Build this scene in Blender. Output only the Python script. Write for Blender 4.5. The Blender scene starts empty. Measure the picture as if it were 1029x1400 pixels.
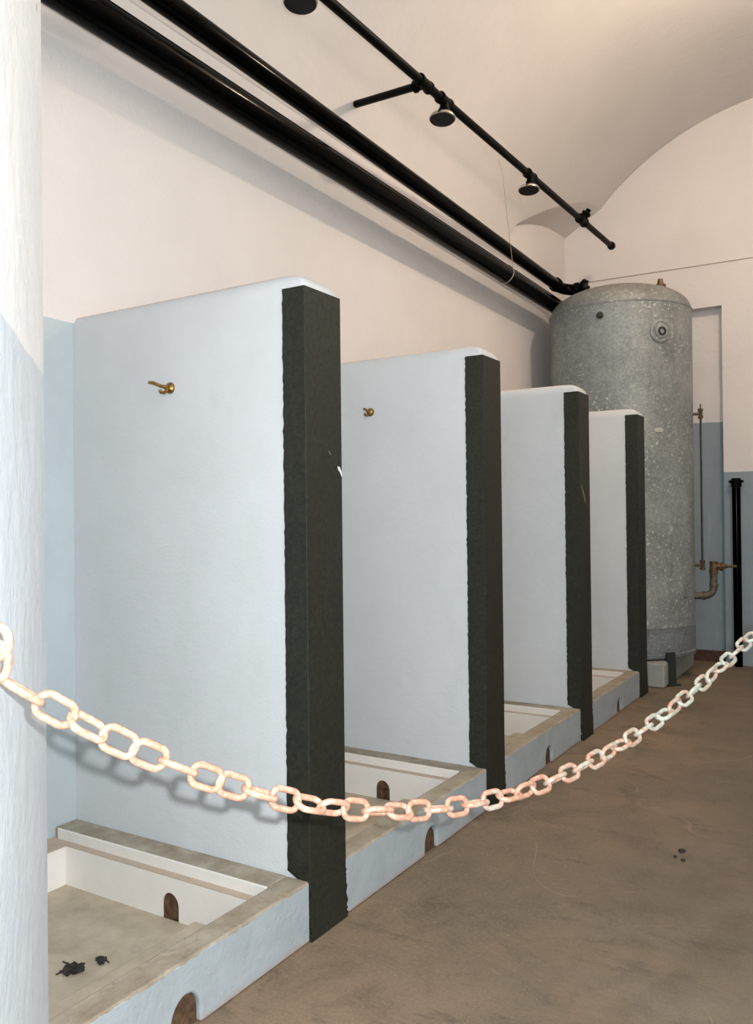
import bpy, bmesh, math, random
from mathutils import Vector, Matrix
from math import sin, cos, pi, radians, sqrt, hypot

random.seed(7)
SC = bpy.context.scene
COL = SC.collection

# ------------------------------------------------------------------ camera
W, H = 1029, 1400
FPX = 1140.7
YAW, PITCH, ROLL = radians(31.525), radians(0.421), radians(0.611)
CAM = Vector((0, 0, 1.35))
FW = Vector((-sin(YAW)*cos(PITCH), cos(YAW)*cos(PITCH), sin(PITCH)))
RT = Vector((cos(YAW), sin(YAW), 0))
UP = RT.cross(FW)
R2 = RT*cos(ROLL) - UP*sin(ROLL)
U2 = UP*cos(ROLL) + RT*sin(ROLL)
cd = bpy.data.cameras.new('camera')
cd.sensor_fit = 'VERTICAL'; cd.sensor_height = 36; cd.sensor_width = 36*W/H
cd.lens = FPX/H*36; cd.clip_start = 0.02
cam = bpy.data.objects.new('camera', cd); COL.objects.link(cam)
M = Matrix((R2, U2, -FW)).transposed().to_4x4(); M.translation = CAM
cam.matrix_world = M
SC.camera = cam

# ------------------------------------------------------------------ materials
def srgb(r, g, b):
    f = lambda c: (c/255/12.92) if c/255 <= .04045 else ((c/255+.055)/1.055)**2.4
    return (f(r), f(g), f(b), 1)

class NT:
    def __init__(s, name):
        s.m = bpy.data.materials.new(name); s.m.use_nodes = True
        s.t = s.m.node_tree; s.n = s.t.nodes; s.l = s.t.links
        s.b = s.n['Principled BSDF']
        s.pos = s.n.new('ShaderNodeNewGeometry').outputs['Position']
    def noise(s, scale, detail=4, rough=.6, vec=None, stretch=None, dist=0):
        v = vec or s.pos
        if stretch:
            mp = s.n.new('ShaderNodeMapping'); mp.inputs['Scale'].default_value = stretch
            s.l.new(v, mp.inputs[0]); v = mp.outputs[0]
        t = s.n.new('ShaderNodeTexNoise'); t.inputs['Scale'].default_value = scale
        t.inputs['Detail'].default_value = detail; t.inputs['Roughness'].default_value = rough
        t.inputs['Distortion'].default_value = dist
        s.l.new(v, t.inputs['Vector']); return t.outputs['Fac']
    def voro(s, scale, feat='F1', out='Distance'):
        t = s.n.new('ShaderNodeTexVoronoi'); t.feature = feat; t.inputs['Scale'].default_value = scale
        s.l.new(s.pos, t.inputs['Vector']); return t.outputs[out]
    def ramp(s, fac, *stops):
        r = s.n.new('ShaderNodeValToRGB'); e = r.color_ramp.elements
        while len(e) < len(stops): e.new(.5)
        for k, (p, c) in enumerate(stops):
            e[k].position = p; e[k].color = c if isinstance(c, tuple) else (c, c, c, 1)
        s.l.new(fac, r.inputs[0]); return r.outputs[0]
    def mix(s, fac, a, b, mode='MIX'):
        m = s.n.new('ShaderNodeMix'); m.data_type = 'RGBA'; m.blend_type = mode
        for i, v in ((0, fac), (6, a), (7, b)):
            if isinstance(v, (int, float)): m.inputs[i].default_value = v
            elif isinstance(v, tuple): m.inputs[i].default_value = v
            else: s.l.new(v, m.inputs[i])
        return m.outputs[2]
    def math(s, op, a, b=0, c=0):
        m = s.n.new('ShaderNodeMath'); m.operation = op
        for i, v in enumerate((a, b, c)):
            if isinstance(v, (int, float)): m.inputs[i].default_value = v
            else: s.l.new(v, m.inputs[i])
        return m.outputs[0]
    def sep(s):
        x = s.n.new('ShaderNodeSeparateXYZ'); s.l.new(s.pos, x.inputs[0]); return x.outputs
    def color(s, c):
        if isinstance(c, tuple): s.b.inputs['Base Color'].default_value = c
        else: s.l.new(c, s.b.inputs['Base Color'])
    def rough(s, v):
        if isinstance(v, (int, float)): s.b.inputs['Roughness'].default_value = v
        else: s.l.new(v, s.b.inputs['Roughness'])
    def bump(s, hgt, dist, strength=1):
        b = s.n.new('ShaderNodeBump'); b.inputs['Distance'].default_value = dist
        b.inputs['Strength'].default_value = strength
        s.l.new(hgt, b.inputs['Height']); s.l.new(b.outputs[0], s.b.inputs['Normal'])

PEACH = srgb(226, 221, 218)
BLUE = srgb(196, 204, 210)

def mottled(t, c, amt=.06, scale=2.2):
    d = tuple(x*(1-amt*2) for x in c[:3])+(1,)
    return t.mix(t.ramp(t.noise(scale, 5), (.35, 0.), (.7, 1.)), c, d)

def plaster_bump(t, k=1.):
    n1 = t.noise(14, 5, .6); n2 = t.noise(110, 3, .6)
    t.bump(t.math('ADD', t.math('MULTIPLY', n1, .8), t.math('MULTIPLY', n2, .25)), .006*k, .8)

def specks(t, base, col, scale=5, thr=.035):
    v = t.voro(scale)
    keep = t.ramp(t.noise(1.7, 2), (.58, 0.), (.6, 1.))
    f = t.ramp(v, (thr*.6, 1.), (thr, 0.))
    return t.mix(t.math('MULTIPLY', f, keep), base, col)

def mat_plaster(name, peach=PEACH, blue=None, dado=None, dado_fn=None):
    t = NT(name)
    p = mottled(t, peach, .03, 1.6)
    p = specks(t, p, srgb(170, 140, 105), 3.2, .03)
    if blue:
        bl = mottled(t, blue, .05, 3.)
        st = t.ramp(t.noise(5, 5, .7, stretch=(2.5, 2.5, .35)), (.6, 0.), (.85, .45))
        bl = t.mix(st, bl, srgb(205, 212, 212))
        o = t.sep(); z = o[2]
        if dado_fn: thr = dado_fn(t, o)
        else: thr = dado
        z2 = t.math('ADD', z, t.math('MULTIPLY', t.math('SUBTRACT', t.noise(9, 3), .5), .012))
        f = t.math('GREATER_THAN', z2, thr)
        p = t.mix(f, bl, p)
    t.color(p); t.rough(.75); t.b.inputs['Specular IOR Level'].default_value = .25
    plaster_bump(t); return t.m

m_wall_left = mat_plaster('plaster_left', blue=srgb(186, 196, 200), dado=2.125)
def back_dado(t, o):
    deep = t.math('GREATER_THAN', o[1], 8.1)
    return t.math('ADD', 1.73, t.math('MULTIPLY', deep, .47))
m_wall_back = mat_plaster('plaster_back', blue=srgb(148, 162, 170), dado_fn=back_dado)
m_wall_front = mat_plaster('plaster_front', peach=srgb(232, 232, 232), blue=srgb(205, 213, 220), dado=1.637)
m_ceiling = mat_plaster('plaster_ceiling', peach=srgb(214, 210, 206))

def mat_partition():
    t = NT('partition_paint')
    o = t.sep()
    c = mottled(t, srgb(205, 209, 212), .035, 2.5)
    c = t.mix(t.ramp(t.noise(3.5, 6, .7, stretch=(1.5, 1.5, .6)), (.55, 0.), (.8, .5)), c, srgb(186, 196, 192))
    topw = t.math('GREATER_THAN', t.math('ADD', o[2], t.math('MULTIPLY', t.noise(12, 3), .008)), 2.149)
    c = t.mix(topw, c, srgb(206, 190, 176))
    t.color(c); t.rough(.6); t.b.inputs['Specular IOR Level'].default_value = .3
    plaster_bump(t, .7); return t.m
m_part = mat_partition()

def mat_band():
    t = NT('black_green_paint')
    c = t.mix(t.ramp(t.noise(60, 5, .75), (.4, 0.), (.7, 1.)), srgb(30, 31, 25), srgb(48, 50, 39))
    ch = t.ramp(t.noise(38, 6, .8), (.735, 0.), (.75, 1.))
    c = t.mix(ch, c, srgb(150, 150, 140))
    t.color(c); t.rough(.6); t.b.inputs['Specular IOR Level'].default_value = .35
    t.bump(t.noise(130, 4, .7), .003, 1); return t.m
m_band = mat_band()

def mat_curb():
    t = NT('curb_concrete_painted')
    o = t.sep()
    con = t.mix(t.ramp(t.noise(9, 6, .7), (.35, 0.), (.7, 1.)), srgb(176, 168, 152), srgb(142, 130, 112))
    con = t.mix(t.ramp(t.noise(40, 5, .7), (.62, 0.), (.72, .6)), con, srgb(112, 98, 78))
    bl = mottled(t, srgb(172, 181, 186), .07, 7)
    bl = t.mix(t.ramp(t.noise(13, 6, .7), (.6, 0.), (.72, .6)), bl, srgb(152, 158, 154))
    low = t.ramp(t.math('ADD', o[2], t.math('MULTIPLY', t.noise(12, 5), .04)), (.012, 1.), (.045, 0.))
    bl = t.mix(low, bl, srgb(176, 150, 138))
    z2 = t.math('ADD', o[2], t.math('MULTIPLY', t.math('SUBTRACT', t.noise(11, 5, .7), .5), .022))
    f = t.math('GREATER_THAN', z2, .186)
    t.color(t.mix(f, bl, con)); t.rough(.8); t.b.inputs['Specular IOR Level'].default_value = .2
    t.bump(t.noise(35, 6, .7), .006, .8); return t.m
m_curb = mat_curb()

def simple(name, c, rough=.6, metal=0, amt=.08, scale=20, bump=.002, spec=.4, c2=None):
    t = NT(name)
    d = c2 or tuple(x*(1-amt*2) for x in c[:3])+(1,)
    t.color(t.mix(t.ramp(t.noise(scale, 5, .65), (.35, 0.), (.7, 1.)), c, d)); t.rough(rough)
    t.b.inputs['Metallic'].default_value = metal; t.b.inputs['Specular IOR Level'].default_value = spec
    if bump: t.bump(t.noise(scale*3, 4), bump, .7)
    return t.m
m_white = simple('white_glaze', srgb(236, 231, 224), .45, 0, .03, 8, .002)
m_conc = simple('grey_concrete', srgb(176, 168, 152), .85, 0, .1, 10, .005, .2, srgb(140, 128, 110))
m_rust = simple('rusty_hole', srgb(110, 86, 66), .9, 0, .1, 40, .006, .1, srgb(60, 45, 36))
m_hole_side = simple('hole_lining', srgb(150, 134, 114), .9, 0, .1, 40, .004, .1, srgb(96, 78, 62))
m_black = simple('black_pipe_paint', (.0008, .0008, .0008, 1), .14, 0, .2, 6, .0004, .05)
m_blackm = simple('black_iron', (.0015, .0015, .0015, 1), .4, 0, .2, 30, .003, .06)
m_chrome = simple('chrome', (.62, .58, .52, 1), .25, 1, .1, 20, 0)
m_brass = simple('brass', srgb(176, 140, 82), .3, 1, .2, 60, .001, .5, srgb(110, 80, 40))
m_oldbrass = simple('old_brass', srgb(120, 96, 66), .5, .6, .2, 60, .002, .5, srgb(70, 62, 50))
m_galvpipe = simple('old_pipe', srgb(112, 106, 92), .6, .4, .15, 30, .003, .4, srgb(80, 76, 68))
m_dark = simple('dark_steel', srgb(52, 56, 54), .6, .2, .1, 30, .003)
m_debris = simple('dry_leaf', srgb(72, 66, 60), .9, 0, .3, 80, .003, .2, srgb(32, 30, 32))
m_spray = simple('shower_face', srgb(18, 20, 22), .5, .2, .1, 60, 0)
m_skirt = simple('red_brown_skirting', srgb(98, 70, 62), .8, 0, .15, 20, .003, .2, srgb(70, 52, 48))
m_ledge = simple('ledge_tan', srgb(196, 178, 160), .7, 0, .06, 20, .002)
m_wire = simple('thin_wire', srgb(176, 164, 150), .6, 0)
m_chip = simple('bare_chip', srgb(225, 225, 220), .7, 0, .05, 60, .001)
m_floorbasin = simple('basin_floor_stain', srgb(196, 184, 164), .7, 0, .12, 9, .004, .3, srgb(170, 158, 138))

def mat_tank():
    t = NT('galvanised_steel')
    o = t.sep()
    base = t.mix(t.ramp(t.noise(3.2, 5, .65), (.35, 0.), (.7, 1.)), srgb(146, 152, 152), srgb(112, 118, 119))
    sp = t.ramp(t.voro(75, out='Color'), (.2, 0.), (.9, 1.))
    base = t.mix(.16, base, sp, 'OVERLAY')
    fl = t.ramp(t.noise(38, 3, .6), (.585, 0.), (.68, .75))
    hi = t.ramp(o[2], (0., 0.), (1., 1.))
    mask = t.ramp(t.noise(1.6, 2), (.36, 0.), (.55, 1.))
    base = t.mix(t.math('MULTIPLY', fl, mask), base, srgb(214, 214, 206))
    st = t.ramp(t.noise(6, 5, .7, stretch=(3, 3, .25)), (.55, 0.), (.8, .5))
    base = t.mix(st, base, srgb(98, 98, 94))
    z2 = t.math('ADD', o[2], t.math('MULTIPLY', t.noise(5, 4), .12))
    top = t.ramp(t.math('SUBTRACT', z2, 2.55), (.55, 0.), (.85, .45))
    base = t.mix(top, base, srgb(122, 100, 86))
    t.color(base); t.rough(.55); t.b.inputs['Metallic'].default_value = .25
    t.bump(t.noise(30, 4), .002, .6); return t.m
m_tank = mat_tank()

def mat_floor():
    t = NT('worn_concrete_floor')
    c = t.mix(t.ramp(t.noise(.9, 6, .65), (.38, 0.), (.62, 1.)), srgb(144, 124, 100), srgb(112, 101, 86))
    c = t.mix(t.ramp(t.noise(3.3, 6, .7, dist=.6), (.5, 0.), (.72, .7)), c, srgb(76, 68, 57))
    c = t.mix(t.ramp(t.noise(2.2, 6, .75, stretch=(.8, 2.2, 1)), (.58, 0.), (.68, .6)), c, srgb(58, 53, 46))
    c = t.mix(t.ramp(t.noise(70, 4, .7), (.45, 0.), (.72, .5)), c, srgb(150, 136, 118))
    c = t.mix(t.ramp(t.noise(11, 5, .7), (.64, 0.), (.7, .55)), c, srgb(160, 148, 130))
    # grey trodden path down the middle of the room, brown dirt along the curbs
    pathx = t.math('ADD', t.sep()[0], t.math('MULTIPLY', t.math('SUBTRACT', t.noise(.8, 4, .6), .5), 1.3))
    pf = t.ramp(t.math('ADD', pathx, 1.5), (.2, 0.), (.9, .55))
    c = t.mix(pf, c, t.mix(t.ramp(t.noise(3, 6, .7), (.35, 0.), (.7, 1.)), srgb(112, 107, 98), srgb(78, 73, 66)))
    # faint pale scratches and a curved worn edge
    sc = t.ramp(t.math('ABSOLUTE', t.math('SUBTRACT', t.noise(1.3, 1.5, .4, dist=.3), .52)), (.0, .3), (.0035, 0.))
    sm_ = t.ramp(t.noise(2.1, 2), (.5, 0.), (.56, 1.))
    c = t.mix(t.math('MULTIPLY', sc, sm_), c, srgb(168, 156, 138))
    c = t.mix(t.ramp(t.noise(190, 2, .6), (.5, 0.), (.8, .4)), c, srgb(70, 60, 48))
    t.color(c); t.rough(.7); t.b.inputs['Specular IOR Level'].default_value = .3
    t.bump(t.math('ADD', t.noise(25, 6, .7), t.math('MULTIPLY', t.noise(160, 3), .4)), .006, .7)
    return t.m
m_floor = mat_floor()

def mat_link(name, rusty):
    t = NT(name)
    rust = t.mix(t.ramp(t.noise(90, 4, .7), (.35, 0.), (.7, 1.)), srgb(204, 160, 138), srgb(162, 114, 90))
    gal = t.mix(t.ramp(t.noise(90, 4, .7), (.35, 0.), (.7, 1.)), srgb(196, 200, 188), srgb(150, 152, 136))
    f = t.ramp(t.noise(28, 3, .6), (.5-.3*rusty, 0.), (.72-.3*rusty, 1.)) if rusty > 0 else 0.0
    t.color(t.mix(f, gal, rust)); t.rough(.45); t.b.inputs['Metallic'].default_value = .15
    t.bump(t.noise(160, 3), .001, .6); return t.m
m_links = [mat_link('chain_rust', 1.), mat_link('chain_half_rust', .45), mat_link('chain_zinc', 0.12)]

# ------------------------------------------------------------------ geometry helpers
def box(bm, x0, x1, y0, y1, z0, z1, mi=0):
    v = [bm.verts.new((x, y, z)) for z in (z0, z1) for y in (y0, y1) for x in (x0, x1)]
    for f in ((0,2,3,1), (4,5,7,6), (0,1,5,4), (2,6,7,3), (0,4,6,2), (1,3,7,5)):
        bm.faces.new([v[i] for i in f]).material_index = mi
    return v

def prism(bm, pts, a, b, to3):
    """pts: 2-D outline; to3(u, v, w) -> 3-D; w goes a..b"""
    A = [bm.verts.new(to3(u, v, a)) for u, v in pts]
    B = [bm.verts.new(to3(u, v, b)) for u, v in pts]
    n = len(pts)
    bm.faces.new(A); bm.faces.new(B[::-1])
    for i in range(n):
        bm.faces.new((A[i], B[i], B[(i+1) % n], A[(i+1) % n]))

def frame(d):
    d = Vector(d).normalized()
    a = Vector((0, 0, 1)) if abs(d.z) < .9 else Vector((1, 0, 0))
    x = a.cross(d).normalized(); return x, d.cross(x), d

def tube(bm, pts, r, n=20, cap=True, closed=False):
    pts = [Vector(p) for p in pts]; N = len(pts); rings = []
    rs = r if isinstance(r, (list, tuple)) else [r]*N
    prev = None
    for i, p in enumerate(pts):
        if closed: t = pts[(i+1) % N]-pts[i-1]
        elif i == 0: t = pts[1]-p
        elif i == N-1: t = p-pts[-2]
        else: t = (pts[i+1]-p).normalized()+(p-pts[i-1]).normalized()
        t.normalize()
        if prev is None: x, y, _ = frame(t)
        else:
            x = (prev-t*prev.dot(t)).normalized(); y = t.cross(x)
        prev = x
        rings.append([bm.verts.new(p+(x*cos(2*pi*k/n)+y*sin(2*pi*k/n))*rs[i]) for k in range(n)])
    m = N if closed else N-1
    for i in range(m):
        a, b = rings[i], rings[(i+1) % N]
        for k in range(n):
            bm.faces.new((a[k], a[(k+1) % n], b[(k+1) % n], b[k]))
    if cap and not closed:
        bm.faces.new(rings[0][::-1]); bm.faces.new(rings[-1])
    return rings

def lathe(bm, prof, c, d=(0, 0, 1), n=32):
    """prof: list of (r, t) along direction d from c"""
    x, y, z = frame(d); c = Vector(c); rings = []
    for r, t in prof:
        if r < 1e-6: rings.append([bm.verts.new(c+z*t)])
        else: rings.append([bm.verts.new(c+z*t+(x*cos(2*pi*k/n)+y*sin(2*pi*k/n))*r) for k in range(n)])
    for a, b in zip(rings, rings[1:]):
        if len(a) == 1 and len(b) == 1: continue
        for k in range(n):
            k2 = (k+1) % n
            if len(a) == 1: bm.faces.new((a[0], b[k2], b[k]))
            elif len(b) == 1: bm.faces.new((a[k], a[k2], b[0]))
            else: bm.faces.new((a[k], a[k2], b[k2], b[k]))
    if len(rings[0]) > 1: bm.faces.new(rings[0][::-1])
    if len(rings[-1]) > 1: bm.faces.new(rings[-1])

def obj(name, bm, mat, parent=None, smooth=False, bevel=0, seg=2, weight=False):
    bmesh.ops.recalc_face_normals(bm, faces=bm.faces)
    me = bpy.data.meshes.new(name); bm.to_mesh(me); bm.free()
    for m in (mat if isinstance(mat, (list, tuple)) else [mat]): me.materials.append(m)
    if smooth:
        me.polygons.foreach_set('use_smooth', [True]*len(me.polygons))
        try: me.set_sharp_from_angle(angle=radians(40))
        except Exception: pass
    o = bpy.data.objects.new(name, me); COL.objects.link(o)
    if parent:
        o.parent = parent; o.matrix_parent_inverse = parent.matrix_world.inverted()
    if bevel:
        b = o.modifiers.new('bevel', 'BEVEL'); b.width = bevel; b.segments = seg; b.limit_method = 'ANGLE'
        b.angle_limit = radians(50)
        me.polygons.foreach_set('use_smooth', [True]*len(me.polygons))
        b.harden_normals = True
    return o

def thing(name, label, cat, loc, group=None):
    o = bpy.data.objects.new(name, None); COL.objects.link(o); o.location = loc
    o.empty_display_size = .1
    o.matrix_world = Matrix.Translation(loc)
    o['label'] = label; o['category'] = cat
    if group: o['group'] = group
    return o

def tag(o, label, cat, group=None):
    o['label'] = label; o['category'] = cat
    if group: o['group'] = group
    return o

def structure(o): o['kind'] = 'structure'; return o
NB = bmesh.new

# ------------------------------------------------------------------ room shell
XL, XR, YB, YF = -2.71, 1.34, 8.05, -1.6
bm = NB(); box(bm, XL-.3, XR+.3, YF-.3, YB+.4, -.2, 0); structure(obj('floor', bm, m_floor))

bm = NB(); box(bm, XL-.3, XL, YF-.3, YB+.4, -.2, 4.9); structure(obj('wall_left', bm, m_wall_left))
bm = NB(); box(bm, XR, XR+.3, YF-.3, YB+.4, -.2, 4.9); structure(obj('wall_right', bm, m_wall_left))

# end wall with its shallow blocked doorway
RX0, RX1, RZ = -2.25, -1.262, 3.24
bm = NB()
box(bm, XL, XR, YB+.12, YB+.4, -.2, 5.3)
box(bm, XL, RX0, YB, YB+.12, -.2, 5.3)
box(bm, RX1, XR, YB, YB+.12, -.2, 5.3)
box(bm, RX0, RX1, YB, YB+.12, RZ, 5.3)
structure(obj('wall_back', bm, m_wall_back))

# front wall: a pier with a splayed jamb to the left of the camera, solid wall behind the camera
def at_depth(u, v, z): return CAM+(FW+R2*((u-W/2)/FPX)-U2*((v-H/2)/FPX))*z
E = at_depth(61, 700, 1.64)
A = E+Vector((.734, -.679, 0))*.78
bm = NB()
pts = [(E.x, E.y), (A.x, A.y), (A.x, YF), (XL, YF), (XL, E.y)]
prism(bm, pts, -.1, 5.2, lambda u, v, w: (u, v, w))
structure(obj('wall_front', bm, m_wall_front))
bm = NB(); box(bm, A.x, XR, YF-.3, YF, -.2, 5.3); structure(obj('wall_rear', bm, m_wall_front))

# vaulted ceiling: long barrel, with a small cross vault in the far left corner
VC, VZ, VR = -.683, 2.804, 2.257
prof = [(-2.71, 3.55), (-2.706, 3.68), (-2.69, 3.775)]
x = -2.65
while x < VC+1e-6:
    prof.append((x, VZ+sqrt(VR**2-(x-VC)**2))); x += .045
prof.append((VC, VZ+VR))
def catmull(P, n=6):
    out = []
    for i in range(len(P)-1):
        p0 = P[max(i-1, 0)]; p1 = P[i]; p2 = P[i+1]; p3 = P[min(i+2, len(P)-1)]
        for k in range(n):
            t = k/n
            out.append(tuple(.5*((2*p1[j])+(-p0[j]+p2[j])*t+(2*p0[j]-5*p1[j]+4*p2[j]-p3[j])*t*t+(-p0[j]+3*p1[j]-3*p2[j]+p3[j])*t**3) for j in (0, 1)))
    out.append(P[-1]); return out
prof = sorted(set(catmull(prof, 5)))
full = prof+[(2*VC-a, b) for a, b in reversed(prof[:-1])]
LUN = [(6.52, 3.3), (6.57, 3.55), (6.62, 3.72), (6.69, 3.82), (6.79, 3.868), (6.89, 3.905), (7.1, 3.972), (7.36, 4.036), (7.6, 4.08), (7.87, 4.105), (8.2, 4.11)]
def lun(x, y):
    if y < LUN[0][0]: return 0
    for (a, za), (b, zb) in zip(LUN, LUN[1:]):
        if a <= y <= b: return za+(zb-za)*(y-a)/(b-a)+.61*(x-XL)
    return 0
ys = [YF-.1, 0, 2, 4, 5.5, 6.3, 6.45]+[6.5+.02*k for k in range(78)]+[YB+.02]
bm = NB(); g = []
for (x, z) in full:
    row = []
    for y in ys:
        zz = max(z, lun(x, y)) if x < -1.9 else z
        row.append(bm.verts.new((x, y, zz)))
    g.append(row)
for i in range(len(g)-1):
    for j in range(len(ys)-1):
        bm.faces.new((g[i][j], g[i+1][j], g[i+1][j+1], g[i][j+1]))
bmesh.ops.recalc_face_normals(bm, faces=bm.faces)
me = bpy.data.meshes.new('ceiling'); bm.to_mesh(me); bm.free(); me.materials.append(m_ceiling)
me.polygons.foreach_set('use_smooth', [True]*len(me.polygons)); me.set_sharp_from_angle(angle=radians(25))
ceil = bpy.data.objects.new('ceiling', me); COL.objects.link(ceil); structure(ceil)
sm = ceil.modifiers.new('thick', 'SOLIDIFY'); sm.thickness = .25; sm.offset = 1 if me.polygons[0].normal.z > 0 else -1
# roof slab closing the shell above the vault
bm = NB(); box(bm, XL-.3, XR+.3, YF-.3, YB+.4, 5.35, 5.5); structure(obj('ceiling_slab', bm, m_ceiling))

bm = NB(); box(bm, RX0, RX1, YB+.095, YB+.12, 0, .1)
structure(obj('baseboard_back', bm, m_skirt))

# ------------------------------------------------------------------ partitions
X0, BW, HT, HP, HC, TH = -1.586, .09, 2.103, 2.150, .193, .2
PY = [2.161, 3.539, 4.911, 6.298]
PX = [X0, X0, X0+.006, X0+.004]
plabels = ['nearest pale blue shower partition with broad dark end band and long brass hook',
           'second pale blue shower partition, behind the nearest, with a small brass hook',
           'third pale blue shower partition, just in front of the farthest one, pale scratch on its dark end band',
           'farthest pale blue shower partition, standing against the galvanised tank']
def make_partition(i):
    y0, y1, xe = PY[i], PY[i]+TH, PX[i]
    t = thing('shower_partition', plabels[i], 'partition', (XL+.5, y0+TH/2, 0), 'shower partitions along the wall')
    # slab with rounded top and rolled corner: stacked rounded rectangles
    bm = NB()
    rr = .06
    levels = [(0, 0), (HP-rr, 0)]+[(HP-rr+rr*sin(a), rr*(1-cos(a))) for a in [pi/2*k/6 for k in range(1, 7)]]
    rings = []
    e = xe-.004
    for z, ins in levels:
        xx, a, b = e-ins*1.0, y0+ins*.45, y1-ins*1.6
        pr = .012+ins*.75
        ring = [(XL+.001, a), (xx-pr, a)]+[(xx-pr+pr*sin(q), a+pr-pr*cos(q)) for q in (pi/6, pi/3, pi/2)] + \
               [(xx-pr+pr*cos(q), b-pr+pr*sin(q)) for q in (0, pi/6, pi/3, pi/2)]+[(XL+.001, b)]
        dip = -.012 if 0 else 0
        rings.append([bm.verts.new((u, v, z+(0 if z < 1 else .0))) for u, v in ring])
    for a, b in zip(rings, rings[1:]):
        n = len(a)
        for k in range(n): bm.faces.new((a[k], a[(k+1) % n], b[(k+1) % n], b[k]))
    bm.faces.new(rings[0][::-1]); bm.faces.new(rings[-1])
    obj('panel', bm, m_part, t, smooth=True)
    # dark painted band wrapped round the end, ragged edges, bare at the sill
    bm = NB(); rnd = random.Random(11+i)
    nz = 150; cols = []
    for side in (0, 1):
        yy = y0-.004 if side == 0 else y1+.004
        L = []
        for k in range(nz+1):
            j = rnd.gauss(0, .0012)
            z = HC+.018+(HT-HC-.018)*k/nz
            L.append((xe-BW+j, yy, z-(.002 if k == nz else 0)+(rnd.gauss(0, .001) if k == nz else 0)))
        cols.append(L)
    near = [bm.verts.new(p) for p in cols[0]]; nbk = [bm.verts.new((p[0], y0+.002, p[2])) for p in cols[0]]
    far = [bm.verts.new(p) for p in cols[1]]; fbk = [bm.verts.new((p[0], y1-.002, p[2])) for p in cols[1]]
    cn = [bm.verts.new((xe-.002, y0-.004, p[2]-(.045 if k == 0 else 0))) for k, p in enumerate(cols[0])]
    cn2 = [bm.verts.new((xe, y0-.001, p[2]-(.045 if k == 0 else 0))) for k, p in enumerate(cols[0])]
    cf2 = [bm.verts.new((xe, y1+.001, p[2]-(.045 if k == 0 else 0))) for k, p in enumerate(cols[0])]
    cf = [bm.verts.new((xe-.002, y1+.004, p[2]-(.045 if k == 0 else 0))) for k, p in enumerate(cols[0])]
    seq = [nbk, near, cn, cn2, cf2, cf, far, fbk]
    for a, b in zip(seq, seq[1:]):
        for k in range(nz): bm.faces.new((a[k], b[k], b[k+1], a[k+1]))
    bm.faces.new([s[-1] for s in seq])
    # end strip down to the floor, edges ragged, stands a little proud at the foot
    low = []
    m = 22; zt = cols[0][0][2]-.045
    for k in range(m+1):
        z = zt*(1-k/m)
        j0 = rnd.gauss(0, .0022); j1 = rnd.gauss(0, .003)
        fl = .004*(k/m)
        low.append([bm.verts.new(p) for p in ((xe-.02, y0+j0, z), (xe+.001+fl, y0+j0, z), (xe+.001+fl, y1+j1+.004*k/m, z), (xe-.02, y1+j1+.004*k/m, z))])
    for a, b in zip(low, low[1:]):
        for k in range(3): bm.faces.new((a[k], a[k+1], b[k+1], b[k]))
    bm.faces.new([low[0][k] for k in (3, 2, 1, 0)])
    band = obj('edge_band', bm, m_band, t)
    band['label'] = 'dark green-black painted band on the partition end'
    if i == 0:
        bm = NB(); prism(bm, [(0, 0), (.012, -.003), (.026, -.022), (.024, -.036), (.014, -.02), (.003, -.012)], 0, .0012,
                         lambda u, v, w: (xe+w, y1-.024+u, 1.527+v))
        c = obj('paint_chip', bm, m_chip, band); c['label'] = 'white chip in the dark paint'
        bm = NB(); prism(bm, [(0, 0), (.006, .002), (.018, -.012), (.013, -.012)], 0, .0012,
                         lambda u, v, w: (xe+w, y1-.08+u, 1.575+v))
        obj('paint_chip', bm, m_hole_side, band)
    if i == 2:
        bm = NB(); tube(bm, [(xe+.0015, y1-.185, 1.54), (xe+.002, y1-.15, 1.51), (xe+.002, y1-.11, 1.45), (xe+.0015, y1-.1, 1.43)], [.002, .005, .007, .003], 8)
        c = obj('paint_chip', bm, m_hole_side, band); c['label'] = 'pale scratch in the dark paint'
    # coat hook
    if i < 2:
        hx, hz = ((-2.185, 1.823) if i == 0 else (-2.2, 1.88))
        h = Vector((hx, y0, hz))
        bm = NB(); L = 1.35 if i == 0 else .75
        lathe(bm, [(.021, -.002), (.021, .003), (.018, .009), (.011, .014), (.008, .016)], h, (0, -1, 0), 24)
        hk = obj('coat_hook', bm, m_brass, t, smooth=True); hk['label'] = 'brass coat hook'
        bm = NB()
        tube(bm, [h+Vector((0, -.012, 0)), h+Vector((-.006*L, -.03*L, .004)), h+Vector((-.012*L, -.05*L, .012)), h+Vector((-.015*L, -.062*L, .012))],
             [.008, .006, .0065, .005], 12)
        tube(bm, [h+Vector((-.002, -.014, -.006)), h+Vector((-.004, -.026, -.02)), h+Vector((-.005, -.04, -.02)), h+Vector((-.006, -.046, -.01))],
             [.007, .006, .006, .005], 12)
        obj('hook_arm', bm, m_brass, hk, smooth=True)
    return t
for i in range(4): make_partition(i)

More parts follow.
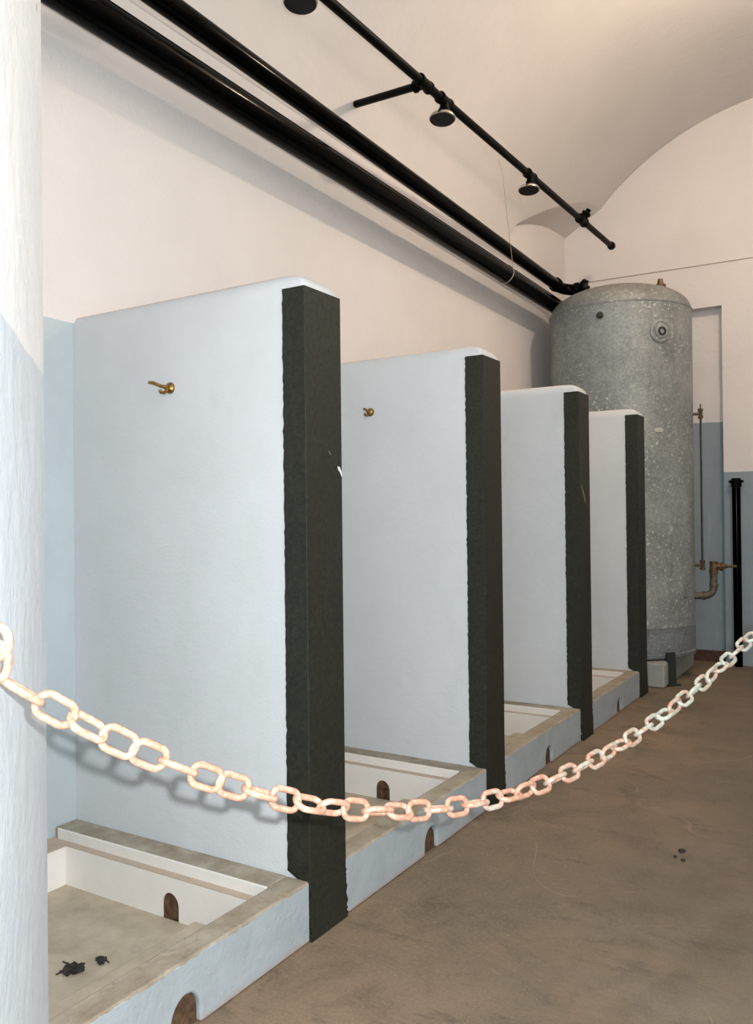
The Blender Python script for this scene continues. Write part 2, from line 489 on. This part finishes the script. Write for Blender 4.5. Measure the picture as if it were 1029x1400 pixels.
# ------------------------------------------------------------------ shower basins
tl = ['nearest shower basin, with a dark leaf clump on its floor',
      'second shower basin, between the nearest and second partitions, behind the sagging chain',
      'third shower basin, between the second and third partitions',
      'farthest shower basin, between the third and fourth partitions']
def arch_notch(u0, u1, z0, z1, uc, r, hgt, n=12):
    """rectangle outline u0..u1 x z0..z1 with an arched notch rising from its bottom at uc"""
    pts = [(u0, z0), (uc-r, z0), (uc-r, z0+hgt-r)]
    for k in range(1, n):
        a = pi-pi*k/n
        pts.append((uc+r*cos(a), z0+hgt-r+r*sin(a)*1.15))
    pts += [(uc+r, z0+hgt-r), (uc+r, z0), (u1, z0), (u1, z1), (u0, z1)]
    return pts
def make_basin(i):
    y1 = PY[i]-.001; y0 = (PY[i-1]+TH+.001) if i else E.y+.01
    xe = X0-.003
    yc = PY[i]-.55
    t = thing('shower_basin', tl[i], 'shower basin', (XL+.5, (y0+y1)/2, 0), 'shower basins between the partitions')
    xi = xe-.092
    # curb: core + front slab with arched notch at the floor
    bm = NB()
    prism(bm, arch_notch(y0, y1, 0, HC, yc, .052, .092), xi, xe, lambda u, v, w: (w, u, v))
    c = obj('curb', bm, m_curb, t, bevel=.009, seg=3)
    bm = NB()
    prism(bm, arch_notch(y0, y1, 0, HC, yc, .0515, .0915)[1:16], xi+.002, xe-.016, lambda u, v, w: (w, u, v))
    d = obj('drain_hole', bm, m_rust, t); d['label'] = 'rust-brown arched drain hole at the foot of the curb'
    # shoulder along the partition (grey), both ends
    bm = NB(); box(bm, XL, xi, y1-.098, y1, 0, HC)
    obj('shoulder', bm, m_conc, t, bevel=.006)
    bm = NB(); box(bm, XL, xi, y0, y0+.05, 0, HC)
    obj('shoulder', bm, m_conc, t, bevel=.006)
    # white lip under the shoulder
    bm = NB(); box(bm, -2.687, xi, y1-.106, y1-.0975, .15, HC+.001)
    obj('lip', bm, m_white, t, bevel=.004)
    # white basin walls
    bm = NB()
    prism(bm, arch_notch(-2.60, xi, .01, .153, -2.068, .038, .085), y1-.136, y1-.1065, lambda u, v, w: (u, w, v))
    obj('basin_wall', bm, m_white, t)
    for bb in ((XL+.001, -2.6005, y0+.051, y1-.1065, .0, .153), (-2.6, xi-.001, y0+.051, y0+.08, .0, .153), (xi-.008, xi-.0005, y0+.081, y1-.137, .0, .15)):
        bm = NB(); box(bm, *bb); obj('basin_wall', bm, m_white, t)
    bm = NB(); prism(bm, arch_notch(-2.60, xi, .01, .153, -2.068, .0375, .0845)[1:16], y1-.1300, y1-.107, lambda u, v, w: (u, w, v))
    d = obj('overflow_hole', bm, m_rust, t); d['label'] = 'dark arched overflow hole in the white wall'
    # tan ledge strip on top of the basin walls
    bm = NB(); box(bm, -2.596, xi-.004, y1-.137, y1-.1065, .1531, .156)
    obj('ledge', bm, m_ledge, t)
    bm = NB(); box(bm, XL+.002, -2.5965, y0+.051, y1-.1065, .1531, .156)
    obj('ledge', bm, m_ledge, t)
    bm = NB(); box(bm, -2.6, xi-.008, y0+.08, y1-.136, -.0, .012)
    obj('basin_floor', bm, m_floorbasin, t)
    bm = NB(); box(bm, -1.955, xi-.008, y0+.08, y1-.137, .012, .036)
    obj('floor_step', bm, m_floorbasin, t, bevel=.006)
for i in range(4): make_basin(i)

# ------------------------------------------------------------------ wet leaves in the first basin
def clump(name, c, r, n, label, cat, seed):
    rnd = random.Random(seed); bm = NB(); c = Vector(c)
    for k in range(n):
        a = rnd.uniform(0, 2*pi); d = rnd.uniform(0, r)*.8
        p = c+Vector((cos(a)*d, sin(a)*d, .002+rnd.uniform(0, r*.25)))
        s = rnd.uniform(.35, .8)*r; b = rnd.uniform(0, 2*pi)
        u = Vector((cos(b), sin(b), rnd.uniform(-.3, .5)))*s; v = Vector((-sin(b), cos(b), rnd.uniform(-.2, .4)))*s*.5
        P = [p-u, p-u*.4+v, p+u*.5+v*.8, p+u, p+u*.5-v*.8, p-u*.4-v]
        for q in P: q.z = max(q.z, c.z+.0015)
        A = [bm.verts.new(q) for q in P]; B = [bm.verts.new(q+Vector((0, 0, .003))) for q in P]
        bm.faces.new(A[::-1]); bm.faces.new(B)
        for q in range(6): bm.faces.new((A[q], A[(q+1) % 6], B[(q+1) % 6], B[q]))
    for k in range(n//4):
        a = rnd.uniform(0, 2*pi); q = c+Vector((cos(a)*r*rnd.uniform(1, 2.6), sin(a)*r*rnd.uniform(1, 2.6), .003))
        tube(bm, [c+(q-c)*.25+Vector((0, 0, .004)), c+(q-c)*.6+Vector((.004, 0, .006)), q], .0022, 6)
    o = tag(obj(name, bm, m_debris), label, cat); o['kind'] = 'stuff'; return o
clump('leaf_clump', (-2.085, 1.65, .012), .032, 16, 'dark clump of dead leaves on the nearest basin floor', 'debris', 3)
clump('leaf_scrap', (-2.055, 1.725, .012), .028, 7, 'small dark twiggy scrap on the nearest basin floor, beside the clump', 'debris', 9)
for k, (x, y, s, lab) in enumerate([(-.722, 3.487, .014, 'largest dark crumb on the bare floor right of the chain'),
                                    (-.735, 3.42, .008, 'small dark crumb on the bare floor, left of the largest crumb'),
                                    (-.70, 3.40, .009, 'small dark crumb on the bare floor, nearest to the camera')]):
    bm = NB(); bmesh.ops.create_icosphere(bm, subdivisions=2, radius=s)
    rnd = random.Random(k)
    for v in bm.verts:
        v.co *= rnd.uniform(.75, 1.15); v.co.z = max(v.co.z*.6+s*.45, 0); v.co += Vector((x, y, 0))
    tag(obj('floor_crumb', bm, m_debris), lab, 'debris', 'crumbs on the floor')

# ------------------------------------------------------------------ large wall pipes
def pipe_pts(a, b, n=2): 
    a, b = Vector(a), Vector(b); return [a+(b-a)*k/n for k in range(n+1)]
lo0, lo1 = (-2.5, E.y-.05, 3.252), (-2.5, YB, 3.215)
t = thing('wall_pipe', 'thickest black pipe, the lower of the two running high along the left wall', 'pipe', (-2.5, 4, 3.24), 'thick black pipes along the wall')
bm = NB(); tube(bm, pipe_pts(lo0, lo1), .0685, 40); obj('pipe_run', bm, m_black, t, smooth=True)
# thin loop of wire round it
def on_x(u, v, X):
    d = FW+R2*((u-W/2)/FPX)-U2*((v-H/2)/FPX); return CAM+d*((X-CAM.x)/d.x)
yl = on_x(699, 385, -2.45).y
bm = NB(); tube(bm, [(-2.5+.0715*cos(a), yl+.01*sin(a*2), 3.227+.0715*sin(a)) for a in [2*pi*k/32 for k in range(32)]], .0035, 8, closed=True)
tube(bm, [(-2.432, yl, 3.24), (-2.47, yl-.01, 3.6), (-2.5, yl-.03, 4.0), (-2.53, yl-.04, 4.12)], .002, 6)
o = obj('wire_tie', bm, m_wire, t, smooth=True); o['label'] = 'pale wire looped round the pipe'

t = thing('wall_pipe', 'black pipe just above the thickest one, ending in an elbow and flange near the tank', 'pipe', (-2.5, 4, 3.44), 'thick black pipes along the wall')
ye = 7.33
hi = [Vector((-2.5, E.y-.05, 3.492)), Vector((-2.5, ye-.12, 3.412))]
for k in range(1, 8):
    a = pi/2*k/7; hi.append(Vector((-2.5+.12*(1-cos(a)), ye-.12+.12*sin(a), 3.412-.004*k)))
hi.append(Vector((-2.29, ye, 3.39)))
bm = NB(); tube(bm, hi, .049, 32); obj('pipe_run', bm, m_black, t, smooth=True)
bm = NB(); lathe(bm, [(.058, 0), (.062, .01), (.062, .05), (.056, .055)], (-2.5, ye-.19, 3.414), (0, 1, 0), 28)
obj('elbow_collar', bm, m_blackm, t, smooth=True)
bm = NB()
lathe(bm, [(.055, 0), (.06, .01), (.06, .04), (.055, .05)], (-2.385, ye, 3.386), (1, 0, 0), 28)
obj('elbow_collar', bm, m_blackm, t, smooth=True)
bm = NB(); lathe(bm, [(.05, 0), (.078, .002), (.08, .006), (.08, .022), (.076, .026), (.04, .027)], (-2.30, ye, 3.386), (1, 0, 0), 32)
fl = obj('flange', bm, m_blackm, t, smooth=True)
for k in range(6):
    a = 2*pi*k/6+.3; bm = NB()
    lathe(bm, [(.009, -.04), (.010, -.038), (.010, -.026), (.006, -.025), (.006, .0), (.011, .001), (.011, .012), (.009, .014)], (-2.274, ye+.062*cos(a), 3.386+.062*sin(a)), (1, 0, 0), 6)
    obj('bolt', bm, m_blackm, fl)

# ------------------------------------------------------------------ shower pipe with heads
SX = -2.12
def sz(y): return 3.683+(y-3.1)*.0277
t = thing('shower_pipe', 'slim black overhead shower pipe with tee fittings and round shower heads', 'pipe', (SX, 4, 3.7))
bm = NB(); tube(bm, [(SX, E.y-.04, sz(E.y)), (SX, 7.6, sz(7.6))], .024, 24)
obj('pipe_run', bm, m_blackm, t, smooth=True)
def tee(y, down=True, side=None, name='tee_fitting', s=1):
    c = Vector((SX, y, sz(y))); bm = NB()
    P = [(.026, -.062), (.034, -.058), (.034, -.044), (.03, -.04), (.03, .04), (.034, .044), (.034, .058), (.026, .062)]
    lathe(bm, [(r*s, q*s) for r, q in P], c, (0, 1, 0), 24)
    d = Vector((0, 0, -1)) if down else Vector(side)
    lathe(bm, [(.026*s, 0), (.026*s, .04*s), (.033*s, .044*s), (.033*s, .062*s), (.026*s, .065*s)], c, d, 24)
    return obj(name, bm, m_blackm, t, smooth=True)
for y in (2.90, 4.24, 5.575):
    tee(y)
    c = Vector((SX, y, sz(y)))
    d = Vector((.03, -.10, -1)).normalized()
    bm = NB()
    p0 = c+Vector((-.008, -.008, -.034))
    lathe(bm, [(.012, -.01), (.012, .012), (.018, .014), (.02, .022), (.016, .03), (.022, .034), (.05, .044), (.068, .056), (.074, .066), (.074, .074), (.07, .077)],
          p0, d, 40)
    hd = obj('shower_head', bm, m_chrome, t, smooth=True); hd['label'] = 'round chrome shower head'
    bm = NB(); lathe(bm, [(.069, 0), (.069, .003), (.06, .005), (0, .006)], p0+d*.0765, d, 40)
    obj('spray_plate', bm, m_spray, hd, smooth=True)
# branch to the wall
yb = 4.0
tee(yb, False, (-1, 0, 0), 'branch_tee')
bm = NB(); tube(bm, [(SX-.05, yb, sz(yb)), (-2.668, yb+.165, sz(yb)+.105)], .021, 20)
b = obj('branch_pipe', bm, m_blackm, t, smooth=True)
tee(6.74, False, (.6, 0, .8), 'branch_tee', 1.15)
bm = NB(); lathe(bm, [(.028, -.03), (.034, -.028), (.036, 0), (.033, .014), (.022, .022), (0, .024)], (SX, 7.6, sz(7.6)), (0, 1, 0), 24)
obj('end_cap', bm, m_blackm, t, smooth=True)
bm = NB(); tube(bm, [(SX+.04, 6.74, sz(6.74)+.05), (SX+.06, 6.74, sz(6.74)+.08)], .02, 16); obj('hanger_plug', bm, m_blackm, t, smooth=True)

# ------------------------------------------------------------------ tank on plinth
TX, TY, TR = -1.966, 7.26, .592
tp = tag(obj('plinth', (lambda bm: (box(bm, -2.5, -1.50, 6.70, 7.85, 0, .19), bm)[1])(NB()), simple('plinth_concrete', srgb(168, 170, 164), .85, 0, .08, 12, .005, .2), bevel=.015),
         'low pale concrete plinth under the galvanised tank', 'plinth')
t = thing('water_tank', 'tall galvanised steel water tank with a domed top, at the far end of the room', 'tank', (TX, TY, .191))
ZB, ZS = .205, 3.075
bm = NB()
lathe(bm, [(TR-.05, ZB+.03), (TR-.02, ZB+.005), (TR-.004, ZB), (TR, ZB+.008), (TR, ZB+.03), (TR-.006, ZB+.036), (TR-.006, .44), (TR-.002, .443), (TR-.002, .452), (TR-.005, .456), (TR-.004, ZS)], (TX, TY, 0), n=128)
obj('shell', bm, m_tank, t, smooth=True)
bm = NB()
dome = [(TR-.0, ZS-.012), (TR+.001, ZS-.008), (TR+.001, ZS+.004), (TR-.008, ZS+.008)]
R0 = TR-.01
for k in range(1, 17):
    a = pi/2*k/16; dome.append((max(R0*cos(a), 0), ZS+.01+.23*sin(a)))
dome.append((0, ZS+.24)) if dome[-1][0] > 1e-5 else None
lathe(bm, dome, (TX, TY, 0), n=128)
d = obj('dome', bm, m_tank, t, smooth=True)
def tank_pt(u, v):
    """where the ray through (u, v) meets the shell"""
    dr = FW+R2*((u-W/2)/FPX)-U2*((v-H/2)/FPX)
    ox, oy = CAM.x-TX, CAM.y-TY
    a = dr.x**2+dr.y**2; b = 2*(ox*dr.x+oy*dr.y); c = ox*ox+oy*oy-TR*TR
    s = (-b-sqrt(max(b*b-4*a*c, 0)))/(2*a)
    p = CAM+dr*s; n = Vector((p.x-TX, p.y-TY, 0)).normalized(); return p, n
p, n = tank_pt(903, 453)
bm = NB()
lathe(bm, [(.092, -.012), (.094, .0), (.088, .006), (.078, .007), (.074, .002), (.06, .0025), (.056, .012), (.044, .016), (.036, .016)], p, n, 48)
pt = obj('port', bm, m_tank, t, smooth=True); pt['label'] = 'round pressed port ring high on the tank'
bm = NB(); lathe(bm, [(.035, .006), (.035, .022), (.028, .026), (.022, .026), (.02, .012), (0, .012)], p, n, 32)
obj('port_socket', bm, m_dark, pt, smooth=True)
p, n = tank_pt(820, 431)
bm = NB(); lathe(bm, [(.027, -.004), (.028, .006), (.022, .01), (.014, .022), (0, .023)], p, n, 24)
obj('plug', bm, m_dark, t, smooth=True)
bm = NB(); lathe(bm, [(.034, -.03), (.034, .01), (.026, .014), (.02, .05), (.0, .052)], (TX+.36, TY-.05, ZS+.205), (0, 0, 1), 6)
lathe(bm, [(.045, -.03), (.045, .004), (.04, .008)], (TX+.36, TY-.05, ZS+.20), (0, 0, 1), 24)
obj('vent_plug', bm, m_oldbrass, t)
p, n = tank_pt(900, 588); s = n.cross(Vector((0, 0, 1)))
bm = NB(); prism(bm, [(-.035, -.016), (.03, -.014), (.036, .012), (.0, .02), (-.04, .012)], -.004, .0015, lambda u, v, w: p+s*u+Vector((0, 0, v))+n*w)
o = obj('maker_plate', bm, simple('plate_metal', srgb(196, 198, 192), .5, .3), t); o['label'] = 'small pale plate on the shell'
p, n = tank_pt(937, 815); s = n.cross(Vector((0, 0, 1)))
bm = NB(); lathe(bm, [(.016, -.003), (.016, .006), (.01, .012), (0, .013)], p, n, 16)
obj('rivet', bm, m_tank, t, smooth=True)
# legs
p, _ = tank_pt(925, 900)
for k in range(4):
    a = math.atan2(6.82-TY, -1.44-TX)+k*pi/2
    c = Vector((TX+.55*cos(a), TY+.55*sin(a), 0)); r = Vector((cos(a), sin(a), 0)); s = Vector((-sin(a), cos(a), 0))
    bm = NB()
    z0 = 0 if k in (0,) else .191
    if k == 0: c = Vector((TX+.625*cos(a), TY+.625*sin(a), 0)); 
    prism(bm, [(-.045, z0), (.045, z0), (.04, .26), (-.04, .26)], -.012, .012, lambda u, v, w: c+s*u+r*w+Vector((0, 0, v)))
    lg = obj('leg', bm, m_dark, t, bevel=.003)
    bm = NB(); prism(bm, [(-.06, z0), (.06, z0), (.06, z0+.012), (-.06, z0+.012)], .013, .045, lambda u, v, w: c+s*u+r*w+Vector((0, 0, v)))
    obj('foot_plate', bm, m_dark, lg)
# gauge glass on the right side
def side(zp, ang, dist=0): return Vector((TX+(TR+dist)*cos(ang), TY+(TR+dist)*sin(ang), zp))
ga = radians(6)
def z_at(v, P):  # height of a pixel row at the depth of P
    return CAM.z+((H/2-v)/FPX)*((P-CAM).dot(FW))+.05
g1 = side(2.18, ga); r = Vector((cos(ga), sin(ga), 0))
zt, zb = 2.19, 0.93
for zz in (zt, zb):
    bm = NB()
    tube(bm, [side(zz, ga, -.01), side(zz, ga, .055)], .012, 14)
    lathe(bm, [(.014, -.04), (.021, -.036), (.021, -.02), (.016, -.016), (.016, .02), (.021, .024), (.021, .04), (.012, .045)], side(zz, ga, .055), (0, 0, 1), 16)
    obj('gauge_fitting', bm, m_oldbrass, t, smooth=True)
bm = NB(); tube(bm, [side(zb, ga, .055), side(zt, ga, .055)], .009, 16)
obj('gauge_glass', bm, m_galvpipe, t, smooth=True)
for dd in (-.018, .018):
    bm = NB()
    q = Vector((-sin(ga), cos(ga), 0))*dd
    tube(bm, [side(zb-.03, ga, .055)+q, side(zt+.08, ga, .055)+q], .0035, 8)
    obj('guard_rod', bm, m_dark, t, smooth=True)
# outlet pipe and valve
oa = radians(3)
b0 = side(.68, oa, -.02); b1 = side(.68, oa, .03)
R_ = Vector((.85, .5, 0)).normalized()
pp = [b0, b1, b1+R_*.05]
c0 = pp[-1]; rad = .07
for k in range(1, 9):
    a = pi/2*k/8; pp.append(c0+R_*(rad*sin(a))+Vector((0, 0, rad*(1-cos(a)))))
top = pp[-1]+Vector((0, 0, .12)); pp.append(top)
bm = NB(); tube(bm, pp, .029, 20)
lathe(bm, [(.03, 0), (.035, .004), (.035, .03), (.03, .034)], pp[-2], (0, 0, 1), 20)
lathe(bm, [(.03, 0), (.035, .004), (.035, .03), (.03, .034)], c0-R_*.03, R_, 20)
obj('outlet_pipe', bm, m_galvpipe, t, smooth=True)
bm = NB(); lathe(bm, [(.028, 0), (.036, .004), (.036, .035), (.03, .04), (.03, .085), (.034, .09), (.034, .1), (.02, .104)], top-Vector((0, 0, .01)), (0, 0, 1), 8)
vb = top+Vector((0, 0, .05))
lathe(bm, [(.03, 0), (.03, .05), (.036, .055), (.036, .08), (.022, .085), (.018, .11), (.012, .112)], vb, R_, 8)
va = obj('valve', bm, m_oldbrass, t); va['label'] = 'brass valve on the outlet pipe'
bm = NB(); tube(bm, [vb+R_*.1, vb+R_*.14, vb+R_*.185], [.009, .011, .012], 10)
obj('valve_handle', bm, m_oldbrass, va, smooth=True)

# ------------------------------------------------------------------ black standpipe by the end wall
sp = thing('standpipe', 'short black standpipe with a flanged top beside the end wall', 'pipe', (-1.15, 7.99, 0))
bm = NB(); tube(bm, [(-1.15, 7.985, 0), (-1.15, 7.985, 1.64)], .036, 28); obj('pipe_run', bm, m_black, sp, smooth=True)
bm = NB(); lathe(bm, [(.036, -.05), (.044, -.045), (.044, -.012), (.062, -.008), (.062, .012), (.04, .014), (.038, .03), (0, .032)], (-1.15, 7.985, 1.64), (0, 0, 1), 28)
f_ = obj('flange', bm, m_blackm, sp, smooth=True)

# ------------------------------------------------------------------ thin cable along the end wall
bm = NB(); tube(bm, [(-2.70, YB-.004, 3.64), (-2.2, YB-.004, 3.635), (-1.6, YB-.004, 3.63), (-.9, YB-.004, 3.625), (XR, YB-.004, 3.6)], .0045, 8)
tag(obj('wall_cable', bm, simple('cable_paint', srgb(188, 176, 164), .7)), 'thin painted cable running across the end wall above the tank', 'cable')

# ------------------------------------------------------------------ chain
zA, zB_ = 1.06, 2.52
a0 = at_depth(0, 925, zA); b0 = at_depth(1029, 868, zB_)
nrm = (b0-a0).cross(Vector((0, 0, 1))).normalized()
cp = [(4,928),(29,945),(77,970),(119,993),(162,1013),(203,1032),(240,1046),(277,1062),(315,1074),(353,1085),(387,1093),(418,1100),(451,1105),(485,1107),(513,1109),(541,1107),(571,1106),(594,1105),(626,1102),(648,1097),(672,1094),(695,1088),(714,1082),(738,1074),(755,1068),(774,1058),(794,1050),(810,1041),(827,1031),(841,1022),(858,1011),(871,1003),(887,992),(901,982),(914,971),(929,960),(941,950),(954,940),(967,929),(979,918),(991,906),(1002,896),(1013,884),(1023,873)]
hd = Vector((b0.x-a0.x, b0.y-a0.y, 0)).normalized()
SS, ZZ = [], []
for u, v in cp:
    d = at_depth(u, v, 1)-CAM
    P = CAM+d*((a0-CAM).dot(nrm)/d.dot(nrm))
    SS.append((P-a0).dot(hd)); ZZ.append(P.z)
# cubic least squares by normal equations
def polyfit(xs, ys, deg):
    n = deg+1
    Am = [[sum(x**(i+j) for x in xs) for j in range(n)]+[sum(y*x**i for x, y in zip(xs, ys))] for i in range(n)]
    for i in range(n):
        p = max(range(i, n), key=lambda r: abs(Am[r][i])); Am[i], Am[p] = Am[p], Am[i]
        for r in range(n):
            if r != i:
                f = Am[r][i]/Am[i][i]; Am[r] = [a-f*b for a, b in zip(Am[r], Am[i])]
    return [Am[i][n]/Am[i][i] for i in range(n)]
K = polyfit(SS, ZZ, 3)
def cz(s): return sum(k*s**i for i, k in enumerate(K))
def cpt(s):
    return Vector((a0.x+hd.x*s, a0.y+hd.y*s, cz(s)))
PITCH_L = .0535
def link_bm(L=.0535+.0075*2, Wd=.041, r=.0054, ns=10, nr=10):
    # axis along x, lies in the xy plane; centre line stadium
    bm = NB(); R = Wd/2-r; h = L/2-r-R; pts = []
    for k in range(ns+1):
        a = -pi/2+pi*k/ns; pts.append((h+R*cos(a), R*sin(a), 0))
    for k in range(ns+1):
        a = pi/2+pi*k/ns; pts.append((-h+R*cos(a), R*sin(a), 0))
    tube(bm, pts, r, nr, closed=True); return bm
chain = thing('barrier_chain', 'sagging steel barrier chain, rusty pink at the left and grey at the right', 'chain', tuple(cpt(1.1)))
meshes = []
for k in range(3):
    bm = link_bm(); bmesh.ops.recalc_face_normals(bm, faces=bm.faces)
    me = bpy.data.meshes.new('link'); bm.to_mesh(me); bm.free(); me.materials.append(m_links[k])
    me.polygons.foreach_set('use_smooth', [True]*len(me.polygons)); meshes.append(me)
types = 'EFMFFEFFEFMMFEMFEFEFMMFEFEFMMFEFMMFEFMMFEFM'
ang = {'F': 0, 'M': 48, 'E': 84}
s = .027; i = 0; send = 0
rnd = random.Random(5)
view = None
while i < 54:
    P = cpt(s); T = (cpt(s+.01)-cpt(s-.01)).normalized()
    nv = (CAM-P).normalized(); nv = (nv-T*nv.dot(T)).normalized()     # normal of a face-on link
    ty = types[i] if i < len(types) else 'FE'[i % 2]
    a = radians(ang[ty]+rnd.uniform(-7, 7)*1)
    if i % 2 == 0 and ty != 'F': a = -a
    nn = nv*cos(a)+T.cross(nv)*sin(a)
    yv = nn.cross(T).normalized()
    Mx = Matrix((T, yv, nn)).transposed().to_4x4(); Mx.translation = P
    q = i+rnd.uniform(-5, 5)
    mi = 0 if q < 20 else (1 if q < 30 else 2)
    o = bpy.data.objects.new('link', meshes[mi]); COL.objects.link(o)
    o.parent = chain; o.matrix_parent_inverse = chain.matrix_world.inverted(); o.matrix_world = Mx
    send = s
    # advance by one pitch along the curve
    ds = PITCH_L/sqrt(1+((cz(s+.01)-cz(s))/.01)**2); s += ds; i += 1
pe = cpt(s)
# hook on the jamb
p0 = cpt(0)
jn = Vector((.679, .734, 0))            # outward normal of the splayed jamb
dist = (Vector((p0.x, p0.y, 0))-Vector((E.x, E.y, 0))).dot(jn)
foot = p0-jn*dist
hk = thing('jamb_hook', 'rusty hook and eye on the bright wall edge holding the chain', 'hook', tuple(foot+Vector((0, 0, .03))))
tx = Vector((.734, -.679, 0))
base = foot+Vector((0, 0, .035))+tx*.01
bm = NB(); lathe(bm, [(.02, -.002), (.02, .004), (.008, .008)], base, jn, 20)
tube(bm, [base, base+jn*(dist*.6), base+jn*(dist+.004)], .006, 12)
obj('bolt', bm, m_links[0], hk, smooth=True)
bm = NB()
c = base+jn*dist
tube(bm, [c+tx*0+Vector((0, 0, .012))+(RT*.013*cos(q)+Vector((0, 0, .019))*sin(q)) for q in [2*pi*k/24 for k in range(24)]], .006, 12, closed=True)
obj('eye', bm, m_links[0], hk, smooth=True)
bm = NB()
tube(bm, [c+Vector((0, 0, -.012))+(RT*.012*cos(q)+Vector((0, 0, .022))*sin(q)) for q in [2*pi*k/24 for k in range(24)]], .0055, 12, closed=True)
obj('shackle', bm, m_links[0], hk, smooth=True)
# post outside the frame that carries the other end
st = thing('stanchion', 'slim black steel post on the floor holding the far end of the chain', 'post', (pe.x, pe.y, 0))
bm = NB(); tube(bm, [(pe.x+.025, pe.y+.03, 0), (pe.x+.025, pe.y+.03, pe.z+.06)], .022, 20); obj('pole', bm, m_blackm, st, smooth=True)
bm = NB(); lathe(bm, [(.14, 0), (.14, .012), (.03, .03), (.024, .05)], (pe.x+.025, pe.y+.03, 0), (0, 0, 1), 32); obj('base', bm, m_blackm, st, smooth=True)

# ------------------------------------------------------------------ ceiling lamp (just out of frame, upper right)
LP = Vector((-.2, 5.2, 4.5))
lt = thing('ceiling_lamp', 'bare bulb ceiling lamp on a short stem under the vault', 'lamp', (LP.x, LP.y, 5.05))
bm = NB(); lathe(bm, [(.05, 0), (.05, -.02), (.012, -.03), (.012, -.28), (.022, -.3), (.022, -.35), (.018, -.355)], (LP.x, LP.y, 5.06), (0, 0, 1), 20)
obj('stem', bm, m_blackm, lt, smooth=True)

tb = NT('bulb_glass_glow'); tb.b.inputs['Emission Color'].default_value = (1, .79, .6, 1); tb.b.inputs['Emission Strength'].default_value = 12
bm = NB(); lathe(bm, [(0, .0), (.014, -.002), (.018, -.02), (.032, -.05), (.036, -.07), (.028, -.092), (0, -.104)], (LP.x, LP.y, 4.705), (0, 0, 1), 24)
obj('bulb', bm, tb.m, lt, smooth=True)

def light(name, kind, loc, power, col, size=.1, rot=None, sx=None, sy=None):
    l = bpy.data.lights.new(name, kind); l.energy = power; l.color = col
    if kind == 'AREA':
        l.shape = 'RECTANGLE'; l.size = sx; l.size_y = sy
    else: l.shadow_soft_size = size
    o = bpy.data.objects.new(name, l); COL.objects.link(o); o.location = loc
    if rot: o.rotation_euler = rot
    return o
light('bulb_light', 'POINT', LP+Vector((0, 0, .04)), 112, (1, .79, .6), .05)
# camera flash, right of and a little above the lens
light('flash_light', 'POINT', CAM+R2*.052+U2*.039-FW*.01, 250, (.94, .975, 1), .009)
# added soft fill light over the camera's end of the room, without a fixture
light('entry_fill_light', 'POINT', (.5, 1.2, 4.0), 24, (1, .95, .9), .25)

w = bpy.data.worlds.new('world'); SC.world = w; w.use_nodes = True
w.node_tree.nodes['Background'].inputs[0].default_value = (.75, .85, 1, 1)
w.node_tree.nodes['Background'].inputs[1].default_value = .3

SC.view_settings.view_transform = 'Standard'; SC.view_settings.look = 'None'
SC.view_settings.gamma = 1; SC.view_settings.use_curve_mapping = False
SC.view_settings.exposure = 0.04
